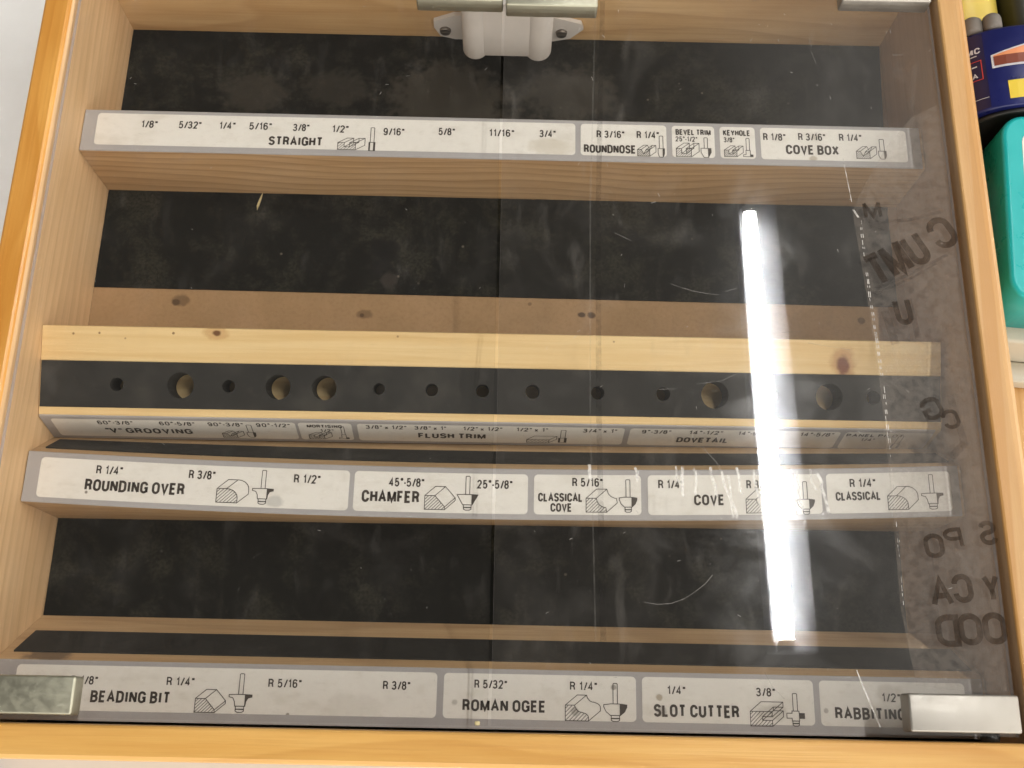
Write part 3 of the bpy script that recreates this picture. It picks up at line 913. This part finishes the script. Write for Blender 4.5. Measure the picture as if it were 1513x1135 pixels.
rail('side_rail', XOL, XL, YOB, YOT, [M['frame_y'], M['inner_y']],
     [(lambda c: c.z > H - 1e-4 and c.x > XL - 1e-4, 0.0016, 2), (lambda c: c.z > H - 1e-4 and c.x < XOL + 1e-4, 0.0016, 2)])
rail('side_rail', XR, XOR, YOB, YOT, [M['frame_yr'], M['inner_shaded']],
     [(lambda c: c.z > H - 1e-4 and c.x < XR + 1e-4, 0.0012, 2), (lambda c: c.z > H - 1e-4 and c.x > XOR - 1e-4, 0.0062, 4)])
rail('end_rail', XL + 0.0001, XR - 0.0001, YOB, YB, [M['frame_x'], M['inner_x']],
     [(lambda c: c.z > H - 1e-4 and c.y > YB - 1e-4, 0.0012, 2), (lambda c: c.z > H - 1e-4 and c.y < YOB + 1e-4, 0.0020, 2)])
rail('end_rail', XL + 0.0001, XR - 0.0001, YT, YOT, [M['frame_x'], M['inner_x']],
     [(lambda c: c.z > H - 1e-4 and c.y < YT + 1e-4, 0.0012, 2)])

back = MB().box(XL + 0.0002, XR - 0.0002, YB + 0.0002, YT - 0.0002, -0.0062, -0.0004).build('back_panel', M['hardboard'], case)


def sheet(pts, z0, z1):
    m = MB()
    m.loft([[(x, y, z0) for x, y in pts], [(x, y, z1) for x, y in pts]])
    return m


sheet([(XL + .0004, 0.0935), (0.2262, 0.0918), (0.2258, 0.150), (0.2290, 0.22), (XR - .0006, YT - .0004), (XL + .0004, YT - .0004)], -0.0003, 0.0002).build('black_lining', M['lining'], back)
sheet([(XL + .0004, YB + .0004), (0.2146, YB + .0004), (0.2142, -0.06), (0.2150, 0.0), (0.2165, 0.047), (XL + .0004, 0.049)], -0.0003, 0.0002).build('black_lining', M['lining'], back)

TAN = 0.527
SD = 0.045


def shelf_unit(key, y0, h, label, mats, x0, x1, deform=None, tfix=None, cell=(3.0, 22.6), fr=(0.14, 0.59)):
    """wedge-shaped board: square to the back below, top sloping down to the printed front"""
    hr = h + SD * TAN
    n = 28
    m = MB()
    prof = [(0.0, 0.0006), (0.0, SD - 0.0006), (0.0006, SD), (h - 0.0008, SD), (h, SD - 0.0010), (hr, 0.0006)]
    rings = []
    for i in range(n + 1):
        x = x0 + (x1 - x0) * i / n
        rings.append([(x, y0 + a, z) for a, z in prof])
    m.loft(rings)
    s = m.build('shelf', mats, case, deform)
    s['label'] = label
    # rubber strip let into the sloping top
    nrm = Vector((0, math.cos(math.atan(TAN)), math.sin(math.atan(TAN))))
    up = Vector((0, math.sin(math.atan(TAN)), -math.cos(math.atan(TAN))))
    top = Vector((0, y0 + h, SD))
    L = SD / math.cos(math.atan(TAN))
    m = MB()
    rings = []
    for i in range(n + 1):
        x = x0 + 0.0050 + (x1 - x0 - 0.0075) * i / n
        r = []
        for f, o in ((fr[0], -0.001), (fr[0], 0.0004), (fr[1], 0.0004), (fr[1], -0.001)):
            p = top + up * (L * f) + nrm * o
            r.append((x, p.y, p.z))
        rings.append(r)
    m.loft(rings)
    m.build('rubber_strip', M['rubber'], s, deform)
    fm = Matrix.Translation((0, y0, SD))
    label_strip('label_strip', key, fm, x0 * 1000 + 0.3, x1 * 1000 - 1.6, h * 1000 - 0.2, cell[0], cell[1], s, deform, tfix=tfix)
    return s


shelf_unit(1, 0.1544, 0.0253, 'upper fixed shelf printed STRAIGHT and COVE BOX', M['shelf'], XL + .0003, XR - .0006, cell=(3.4, 22.9))


def bow3(co):
    w = max(0.0, min(1.0, co.z / SD))
    k = 1 - (co.x / 0.23) ** 2
    return Vector((co.x, co.y + w * (-0.0053 * k) + 0.0012 * co.x / 0.23, co.z))


def tfix3(s, t):
    return t + 5.3 * (1 - (s / 230.0) ** 2) - 1.2 * s / 230.0


shelf_unit(3, -0.0372, 0.0254, 'sagging middle shelf printed ROUNDING OVER and CHAMFER', M['shelf_low'], XL + .0003, XR - .0006, bow3, tfix3, cell=(2.6, 22.4), fr=(0.14, 0.47))
shelf_unit(4, -0.1390, 0.0268, 'bottom shelf printed BEADING BIT and ROMAN OGEE', M['shelf_low'], XL + .0003, XR - .0006, cell=(4.4, 24.4), fr=(0.16, 0.62))

# ------------------------------------------------------------------ magnetic catch under the top rail
c = MB()
c.box(-0.0168, 0.0200, 0.2400, YT - 0.0004, 0.0165, 0.0640, 0, 0.0008)
c.cyl((-0.0168, 0.2455, 0.0150), (-0.0168, 0.2455, 0.0665), 0.0075, n=40, rim=0.0014)
c.cyl((0.0203, 0.2455, 0.0150), (0.0203, 0.2455, 0.0665), 0.0078, n=40, rim=0.0014)
pts = [(-0.0425, 0.0125), (-0.039, 0.0045), (-0.030, 0.0015), (0.030, 0.0015), (0.040, 0.0045), (0.0475, 0.0135), (0.046, 0.0185), (0.030, 0.0240), (-0.030, 0.0240), (-0.0425, 0.0180)]
c.loft([[(x, 0.2622, z) for x, z in pts], [(x, YT - 0.0003, z) for x, z in pts]])
catch = c.build('magnetic_catch', M['nylon'], case)
for sx in (-0.0358, 0.0345):
    s = MB()
    s.cyl((sx, 0.2605, 0.0100), (sx, 0.2624, 0.0100), 0.0030, 0.0036, 24)
    s.box(sx - 0.0022, sx + 0.0022, 0.2601, 0.2606, 0.0096, 0.0104)
    s.build('screw', M['steel'], catch)

# ------------------------------------------------------------------ doors
DZ0, DZ1 = 0.0740, 0.0770


def seam(y, o):
    return 0.0012 - 0.0055 * (y - 0.0) + o


def door(side):
    yb, yt = -0.1376, 0.2630
    if side < 0:
        xy = [(XL + 0.0018, yb), (seam(yb, -0.0008), yb), (seam(yt, -0.0008), yt), (XL + 0.0018, yt)]
    else:
        xy = [(seam(yb, 0.0008), yb), (XR - 0.0027, yb), (XR - 0.0027, yt), (seam(yt, 0.0008), yt)]
    m = MB()
    m.keep = True
    b = [Vector((x, y, DZ0)) for x, y in xy]
    t = [Vector((x, y, DZ1)) for x, y in xy]
    m.poly(list(reversed(b)), 0)
    m.poly(t, 0)
    for i in range(4):
        j = (i + 1) % 4
        seam_edge = (side < 0 and i == 1) or (side > 0 and i == 3)
        m.poly([b[i], b[j], t[j], t[i]], (1 if side < 0 else 2) if seam_edge else 2)
    I = Matrix.Identity(4)
    if side > 0:
        # ink ghosts of printed wrapping on the underside, read through the sheet (mirrored)
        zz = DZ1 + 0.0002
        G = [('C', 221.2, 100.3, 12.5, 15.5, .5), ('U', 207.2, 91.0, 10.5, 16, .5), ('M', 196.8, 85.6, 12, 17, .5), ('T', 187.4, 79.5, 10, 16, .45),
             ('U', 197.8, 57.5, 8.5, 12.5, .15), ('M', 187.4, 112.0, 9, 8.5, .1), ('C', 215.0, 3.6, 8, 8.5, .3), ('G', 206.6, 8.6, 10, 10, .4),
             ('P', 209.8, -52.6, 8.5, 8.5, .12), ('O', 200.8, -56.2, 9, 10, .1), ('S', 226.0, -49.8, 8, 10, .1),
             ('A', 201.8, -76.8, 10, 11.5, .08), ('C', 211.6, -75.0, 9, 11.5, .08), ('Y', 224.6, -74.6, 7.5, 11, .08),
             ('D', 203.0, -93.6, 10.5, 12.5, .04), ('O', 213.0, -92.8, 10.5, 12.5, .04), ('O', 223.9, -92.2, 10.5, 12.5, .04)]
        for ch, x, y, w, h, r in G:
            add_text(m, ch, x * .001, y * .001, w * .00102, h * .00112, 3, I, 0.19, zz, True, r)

        m.poly([Vector((x * .001, y * .001, DZ0 - 0.0002)) for x, y in ((178.5, 113), (182.1, 64.4), (184.3, 22.8), (184.9, -10), (184.3, -84), (188, -117), (214, -119.5), (228.6, -119), (228.6, 176), (214, 168), (199, 150), (186, 128))], 9)

        def smear(pts, wd, mi, z=zz + 0.0002):
            stroke(m, [(p[0] * .001, p[1] * .001) for p in pts], wd * .001, mi, I, z)
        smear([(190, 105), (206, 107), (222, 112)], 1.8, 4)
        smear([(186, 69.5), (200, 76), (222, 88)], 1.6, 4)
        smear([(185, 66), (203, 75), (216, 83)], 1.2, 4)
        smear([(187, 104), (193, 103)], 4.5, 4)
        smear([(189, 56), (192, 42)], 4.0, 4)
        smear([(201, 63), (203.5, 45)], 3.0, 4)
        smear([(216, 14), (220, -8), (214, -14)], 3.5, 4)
        smear([(49.3, 232), (46.0, 112), (45.6, 6), (47.6, -100)], 0.7, 6)  # reflection of something overhead, drawn on the door as a light line
        smear([(53.0, 232), (50.0, 112), (49.6, 6), (51.0, -100)], 2.6, 4)  # dark line of the same reflection, drawn on the door
        # scratches on the outer face
        z2 = DZ1 + 0.0006

        def scr(pts, wd, mi=5):
            ribbon(m, [(p[0] * .001, p[1] * .001) for p in pts], wd * .001, mi, I, z2)
        scr([(161.1, -111.2), (163.6, -119), (169.4, -134.8)], 0.45)
        scr([(174.8, 140.6), (177.3, 116)], 0.30)
        rr = random.Random(3)
        path = [(177.6, 112), (180.8, 106), (182.1, 64.4), (183.6, 40), (184.3, 22.8), (184.9, -10), (184.4, -42), (184.3, -84)]
        for (xa, ya), (xb, yb_) in zip(path, path[1:]):
            k = max(1, int(abs(ya - yb_) / 3.4))
            for i in range(k):
                f0 = i / k + rr.uniform(0, 0.25) / k
                f1 = (i + rr.uniform(0.5, 1.0)) / k
                wd = 0.42 if ya > 0 else 0.24
                for o in ((-.4, .35) if ya > 20 else (0,)):
                    if rr.random() < (0.85 if ya > -5 else 0.55):
                        j = rr.uniform(-.15, .15)
                        scr([(xa + (xb - xa) * f0 + o + j, ya + (yb_ - ya) * f0), (xa + (xb - xa) * f1 + o + j, ya + (yb_ - ya) * f1)], wd * rr.uniform(.5, 1))
        for q in ([(84.9, 69.3), (90, 67.4), (97, 65.5), (103, 64.4), (108, 64)], [(162.3, 211.3), (163.4, 207)], [(163.0, 204), (165.0, 197)], [(206, 203), (211, 203.2)],
                  [(112, 66), (117, 67.5)], [(69, -84), (75, -84.9), (81, -84.4), (87, -82.2), (92, -79), (96.5, -75.5), (100, -71.5)], [(96, 18), (108, 20), (118, 25)], [(78, 15), (86, 15.5)],
                  [(97, -12), (104, -20), (107, -26)], [(121, -113), (124, -119), (129, -124)], [(58, 96), (66, 92)], [(150, 40), (170, 37)], [(138, 45), (147, 46)]):
            scr(q, rr.uniform(0.22, 0.40), 7)
        for _ in range(90):
            x, y, a, l = rr.uniform(20, 226), rr.uniform(-130, 235), rr.uniform(0, 3.14), rr.uniform(0.3, 2.6)
            scr([(x, y), (x + l * math.cos(a), y + l * math.sin(a))], rr.uniform(0.07, 0.16))
        # crinkled protective-film remnants above the middle shelf
        for x, top, ln in ((45, -22, 5), (66, -23, 5), (85, -22, 6), (88, -22, 14), (93, -23, 11), (101, -22, 13), (106, -24, 20), (109, -26, 18), (113, -22, 10), (121, -23, 22), (138, -22, 20), (141, -23, 17), (147, -22, 9), (150, -24, 18)):
            p = [(x, top)]
            while top - p[-1][1] < ln:
                p.append((p[-1][0] + rr.uniform(-0.5, 1.3), p[-1][1] - rr.uniform(1.6, 3.0)))
            scr(p, rr.uniform(0.6, 1.5), 8)
        mats = [M['acrylic_r'], M['edge_dark'], M['edge_light'], M['ghost'], M['ghost_reflect'], M['scratch'], M['reflect_line'], M['fine_scratch'], M['streak'], M['residue']]
    else:
        rr = random.Random(5)
        for _ in range(40):
            x, y, a, l = rr.uniform(-226, -5), rr.uniform(-130, 235), rr.uniform(0, 3.14), rr.uniform(0.3, 2.0)
            stroke(m, [(x * .001, y * .001), ((x + l * math.cos(a)) * .001, (y + l * math.sin(a)) * .001)], rr.uniform(0.06, 0.14) * .001, 3, I, DZ1 + 0.0002)
        mats = [M['acrylic_l'], M['edge_dark'], M['edge_light'], M['scratch']]
    d = m.build('door', mats, case)
    d['label'] = 'left clear acrylic door' if side < 0 else 'right clear acrylic door, scratched, with mirrored ink letters and lamp reflection'
    return d


door_l = door(-1)
door_r = door(1)


def clip(parent, name, x0, x1, y0, y1, z0, z1, mat, label=None):
    o = MB().box(x0, x1, y0, y1, z0, z1, 0, 0.0011, 3).build(name, mat, parent)
    if label:
        o['label'] = label
    return o


h1 = clip(door_l, 'hinge_clip', XL + 0.0019, -0.1755, -0.1366, -0.1205, 0.0705, 0.0805, M['chrome_dull'])
h2 = clip(door_r, 'hinge_clip', 0.1812, 0.2290, -0.1364, -0.1205, 0.0705, 0.0810, M['chrome'])
clip(door_r, 'hinge_clip', 0.1812, 0.2290, 0.2350, 0.2500, 0.0705, 0.0805, M['chrome'])
clip(door_l, 'strike_plate', -0.0467, -0.0003, 0.2297, 0.2395, 0.0697, 0.0805, M['chrome_dull'])
clip(door_r, 'strike_plate', 0.0013, 0.0503, 0.2272, 0.2385, 0.0697, 0.0805, M['chrome_dull'])

MB().cyl((0.2180, -0.1399, 0.0730), (0.2180, -0.1362, 0.0730), 0.0040, n=24).build('pivot_pin', M['dark_plastic'], door_r)

# ------------------------------------------------------------------ loose shelf, rolled forward onto its back edge
ex = Vector((0.9997662, 0.00984452, -0.01925152)).normalized()
tt = Vector((0, 0.0430, 0.0110))
tt = (tt - ex * tt.dot(ex)).normalized()
nn = ex.cross(tt)
O = Vector((0.0005, 0.00865, 0.0375))
Mx = Matrix(((ex.x, tt.x, nn.x, O.x), (ex.y, tt.y, nn.y, O.y), (ex.z, tt.z, nn.z, O.z), (0, 0, 0, 1)))
loose = empty('loose_shelf', (0, 0, 0), 'loose pale pine shelf fallen onto its back, black drilled rubber strip facing up', 'shelf')
loose.location = Mx.to_translation()
loose.rotation_mode = 'XYZ'
loose.rotation_euler = Mx.to_euler()
A = math.radians(118.0)
dn = Vector((math.cos(A), -math.sin(A)))          # (along tt, along nn): down the printed front
HF, LT = 0.0235, 0.0455
HRR = HF + LT * math.cos(math.radians(62.0))
HW = 0.2285
prof = [(0.0006, 0.0), (LT - 0.0008, 0.0), (LT + dn.x * 0.0008, dn.y * 0.0008), (LT + dn.x * HRR, dn.y * HRR), (dn.x * HF, dn.y * HF), (dn.x * 0.0006, dn.y * 0.0006)]
HOLES = [(-190.2, 3.4), (-158.4, 6.6), (-134.4, 3.2), (-109.6, 6.3), (-86.4, 6.2), (-58.8, 2.9), (-32.2, 3.2), (-6.5, 3.3), (18.9, 3.6), (52.0, 3.4), (85.5, 3.5), (111.9, 7.0), (141.0, 3.4), (170.6, 6.9), (193.3, 3.6)]


def drill(obj, depth, slot=False):
    """cut the bit holes with a boolean evaluated in place"""
    k = MB()
    if slot:
        k.box(-HW + 0.0003, HW - 0.0003, 0.0039, 0.0273, -0.0151, 0.004)
    for x, r in ([] if slot else HOLES):
        k.cyl((x * .001, 0.0157, -0.0112 + 0.0006 if slot else 0.004), (x * .001, 0.0157, -depth), r * .001, n=28, smooth=False)
    cut = k.build('cut', M['loose'])
    md = obj.modifiers.new('holes', 'BOOLEAN')
    md.operation = 'DIFFERENCE'
    md.object = cut
    md.solver = 'EXACT'
    sav = obj.parent
    obj.parent = None
    dg = bpy.context.evaluated_depsgraph_get()
    me = bpy.data.meshes.new_from_object(obj.evaluated_get(dg))
    obj.modifiers.clear()
    obj.data = me
    obj.parent = sav
    cm = cut.data
    bpy.data.objects.remove(cut)
    bpy.data.meshes.remove(cm)


m = MB()
m.loft([[(x, a, b) for a, b in prof] for x in (-HW, HW)])
blk = m.build('wood_block', M['loose'], loose, local=True)
drill(blk, 0.0225, True)
m = MB()
m.box(-HW + 0.0004, HW - 0.0004, 0.0040, 0.0272, -0.0150, 0.0005)
rub = m.build('rubber_strip', M['rubber'], loose, local=True)
drill(rub, 0.024)
fm = Matrix(((1, 0, 0, 0), (0, -dn.x, -dn.y * -1, dn.x * HF), (0, -dn.y, -dn.x * 1, dn.y * HF), (0, 0, 0, 1)))
# columns: s along the shelf, t up the front (= -dn), out = away from the front face
upv = Vector((0, -dn.x, -dn.y))
outv = Vector((1, 0, 0)).cross(upv)
fm = Matrix(((1, upv.x, outv.x, 0), (0, upv.y, outv.y, dn.x * HF), (0, upv.z, outv.z, dn.y * HF), (0, 0, 0, 1)))
label_strip('label_strip', 2, fm, -HW * 1000, HW * 1000 - 3, HF * 1000 - 0.3, 3.0, 20.6, loose, local=True)

# ------------------------------------------------------------------ splinter on the lining
m = MB()
P = [(-0.1384, 0.1548), (-0.1400, 0.1505), (-0.1412, 0.1460), (-0.1408, 0.1432), (-0.1398, 0.1462), (-0.1388, 0.1508)]
m.loft([[(x, y, 0.0004) for x, y in P], [(x + 0.0002, y, 0.0014) for x, y in P]])
tag(m.build('wood_splinter', M['straw']), 'tiny pale wood splinter lying on the black lining below the STRAIGHT shelf', 'splinter')

m = MB()
m.box(-0.0043, -0.0021, -0.1374, -0.1356, DZ1 + 0.0001, DZ1 + 0.0016, 0, 0.0005)
tag(m.build('wood_crumb', M['straw']), 'tiny pale crumb on the door edge below ROMAN OGEE', 'crumb')

# ------------------------------------------------------------------ things beside the case, right of the frame
m = MB()
m.box(0.2600, 0.60, -0.20, 0.42, BASE + 0.0001, BASE + 0.006, 0, 0.0006)
tag(m.build('wooden_board', M['board']), 'orange wooden board lying right of the case under the turquoise box', 'board')
BT = BASE + 0.0062


CX, CA, CB = 0.3180, 0.0700, 0.0385          # flat oval section of the canister
CZ = BT + CB


def oval(k=1.0, n=72):
    pts = []
    for i in range(n):
        a = 2 * math.pi * i / n
        c, s = math.cos(a), math.sin(a)
        pts.append((CX + k * CA * math.copysign(abs(c) ** (2 / 3), c), CZ + k * CB * math.copysign(abs(s) ** (2 / 3), s)))
    return pts


def wf(x, y, o=0.0):
    """point on the upper side of the canister"""
    q = min(0.999, abs((x - CX) / CA))
    return Vector((x, y, CZ + CB * (1 - q ** 3) ** (1 / 3) + o))


can = empty('canister', (CX, 0.20, BT), 'dark blue oval canister lying on its side with orange and brown print', 'canister')
m = MB()
m.loft([[(x, y, z) for x, z in oval(k)] for y, k in ((0.1790, 0.985), (0.1800, 1.0), (0.2265, 1.0), (0.2280, 0.98))], True, True, 0, True)
body = m.build('body', M['blue'], can)
m = MB()
m.loft([[(x, y, z) for x, z in oval(k)] for y, k in ((0.1766, 0.90), (0.1770, 0.93), (0.1788, 0.93))], True, True, 0, True)
m.build('cap', M['dark_plastic'], can)


def patch(mb, x0, x1, y0a, y0b, y1a, y1b, mi, o, n=10):
    """printed patch on the canister: lower edge y0a..y0b, upper edge y1a..y1b"""
    for i in range(n):
        a, b = i / n, (i + 1) / n
        xa, xb = x0 + (x1 - x0) * a, x0 + (x1 - x0) * b
        mb.poly([wf(xa, y0a + (y0b - y0a) * a, o), wf(xb, y0a + (y0b - y0a) * b, o), wf(xb, y1a + (y1b - y1a) * b, o), wf(xa, y1a + (y1b - y1a) * a, o)], mi)


m = MB()
m.keep = True
patch(m, 0.2486, 0.2605, 0.1802, 0.1802, 0.2262, 0.2262, 0, 0.0002, 24)
patch(m, 0.2630, 0.3200, 0.2030, 0.2030, 0.2112, 0.2262, 1, 0.0003)
patch(m, 0.2640, 0.3200, 0.2042, 0.2042, 0.2100, 0.2100, 3, 0.0005)
patch(m, 0.2640, 0.3200, 0.2100, 0.2100, 0.2106, 0.2250, 2, 0.0005)
patch(m, 0.2690, 0.3100, 0.1830, 0.1830, 0.1940, 0.1940, 4, 0.0003)
for s, cx, cy, w, h, mi in (('MC', 0.2560, 0.2162, 0.0058, 0.0036, 1), ('A', 0.2557, 0.2010, 0.0022, 0.0030, 1)):
    q = MB()
    add_text(q, s, cx, cy, w, h, mi, Matrix.Identity(4), 0.2)
    for v in q.bm.verts:
        v.co = wf(v.co.x, v.co.y, 0.0005)
    tm = bpy.data.meshes.new('tmp')
    q.bm.to_mesh(tm)
    q.bm.free()
    m.bm.from_mesh(tm)
    bpy.data.meshes.remove(tm)
for xa, xb, y0, y1, mi in ((0.2530, 0.2584, 0.2096, 0.2100, 5), (0.2530, 0.2584, 0.1980, 0.1984, 5), (0.2584, 0.2588, 0.1980, 0.2100, 5), (0.2548, 0.2568, 0.2062, 0.2070, 1),
                           (0.2535, 0.2572, 0.2128, 0.2134, 1), (0.2545, 0.2600, 0.1862, 0.1865, 1)):
    patch(m, xa, xb, y0, y0, y1, y1, mi, 0.0006, 2)
m.build('printed_label', [M['blue_dark'], M['white_print'], M['peach'], M['maroon'], M['yellow_print'], M['red_print']], body)
for x, z, r in ((0.2590, 0.0600, 0.0056), (0.2680, 0.0645, 0.0050)):
    MB().cyl((x, 0.2282, z), (x, 0.2390, z), r, n=28, rim=0.003).build('grey_spout', M['grey'], can)

yb_ = empty('bottle', (0.2700, 0.33, BT), 'yellow plastic bottle lying behind the blue canister', 'bottle')
MB().cyl((0.2705, 0.2440, BT + 0.0225), (0.2705, 0.40, BT + 0.0225), 0.0225, n=40, rim=0.006).build('body', M['yellow'], yb_)
MB().cyl((0.2705, 0.4002, BT + 0.0225), (0.2705, 0.418, BT + 0.0225), 0.012, n=30, rim=0.002).build('cap', M['yellow'], yb_)
m = MB()
m.box(0.2950, 0.42, 0.2400, 0.42, BT, BT + 0.045, 0, 0.006, 3)
tag(m.build('tool_pouch', M['olive']), 'dark olive pouch behind the blue canister at the top right corner', 'pouch')

# turquoise case with a cream label, standing on an off-white box
tq = empty('plastic_case', (0.315, 0.12, BT + 0.037), 'turquoise plastic case with cream red-lined label right of the frame', 'plastic case')


def rbox(x0, x1, y0, y1, z0, z1, r, edge, taper=0.0):
    m = MB()

    def ring(z, ins, rr):
        return [(x, y, z) for x, y in rrect(x0 + ins, x1 - ins, y0 + ins, y1 - ins, max(0.0005, rr), 8)]
    rings = [ring(z0, taper, r - taper)]
    rings.append(ring(z1 - edge, 0, r))
    for k in (1, 2, 3, 4):
        a = k / 4 * math.pi / 2
        rings.append(ring(z1 - edge + edge * math.sin(a), edge * (1 - math.cos(a)), r - edge * (1 - math.cos(a))))
    m.loft(rings, True, True, 0, True)
    return m


TR = Matrix.Translation((0.2605, 0.12, 0)) @ Matrix.Rotation(math.radians(-4.4), 4, 'Z') @ Matrix.Translation((-0.2605, -0.12, 0))


def spin(co):
    return TR @ co


ZT = 0.0700
rbox(0.2592, 0.365, 0.0680, 0.1745, BT + 0.0370, ZT, 0.013, 0.0025).build('body', M['teal'], tq, spin)
m = MB()
m.keep = True
zt = ZT + 0.0002
m.poly([(x, y, zt) for x, y in rrect(0.2690, 0.350, 0.078, 0.1640, 0.006)], 0)
outer = rrect(0.2716, 0.347, 0.0805, 0.1612, 0.0045)
inner = rrect(0.2724, 0.346, 0.0814, 0.1603, 0.0036)
for i in range(len(outer)):
    j = (i + 1) % len(outer)
    m.poly([(*outer[i], zt + 0.0002), (*outer[j], zt + 0.0002), (*inner[j], zt + 0.0002), (*inner[i], zt + 0.0002)], 1)
m.build('paper_label', [M['cream'], M['red_print']], tq, spin)

m = MB()
m.box(0.2610, 0.37, 0.0600, 0.172, BT, BT + 0.0368, 0, 0.002)
m.box(0.2640, 0.37, 0.0480, 0.0598, BT, BT + 0.010, 0, 0.001)
tag(m.build('storage_box', M['offwhite'], None, spin), 'off-white flat box underneath the turquoise case', 'box')

# ------------------------------------------------------------------ the fluorescent strip light on the ceiling (seen mirrored in the right door)
lamp = empty('strip_light', (0.73, 0.66, 2.42), 'white fluorescent strip light overhead, mirrored in the right door', 'ceiling light')
m = MB()
TW = Matrix.Translation((0.70, 0.66, 0)) @ Matrix.Rotation(math.atan2(0.028, 1.22), 4, 'Z') @ Matrix.Translation((-0.70, -0.66, 0))
m.box(0.6790, 0.795, 0.045, 1.335, 2.345, 2.42, 0, 0.004)
m.build('housing', M['white_paint'], lamp, lambda c: TW @ c)
m = MB()
m.cyl((0.7005, 0.075, 2.30), (0.7005, 1.262, 2.30), 0.019, n=24)
m.build('fluorescent_tube', M['tube'], lamp, lambda c: TW @ c)
m = MB()
m.cyl((0.7005, 1.2622, 2.30), (0.7005, 1.320, 2.30), 0.0195, n=24, rim=0.004)
m.box(0.688, 0.713, 1.295, 1.318, 2.30, 2.346)
m.build('lamp_holder', M['white_paint'], lamp, lambda c: TW @ c)
m = MB()
m.cyl((0.7005, 0.046, 2.30), (0.7005, 0.0748, 2.30), 0.0195, n=24, rim=0.004)
m.box(0.688, 0.713, 0.047, 0.066, 2.30, 2.346)
m.build('lamp_holder', M['white_paint'], lamp, lambda c: TW @ c)
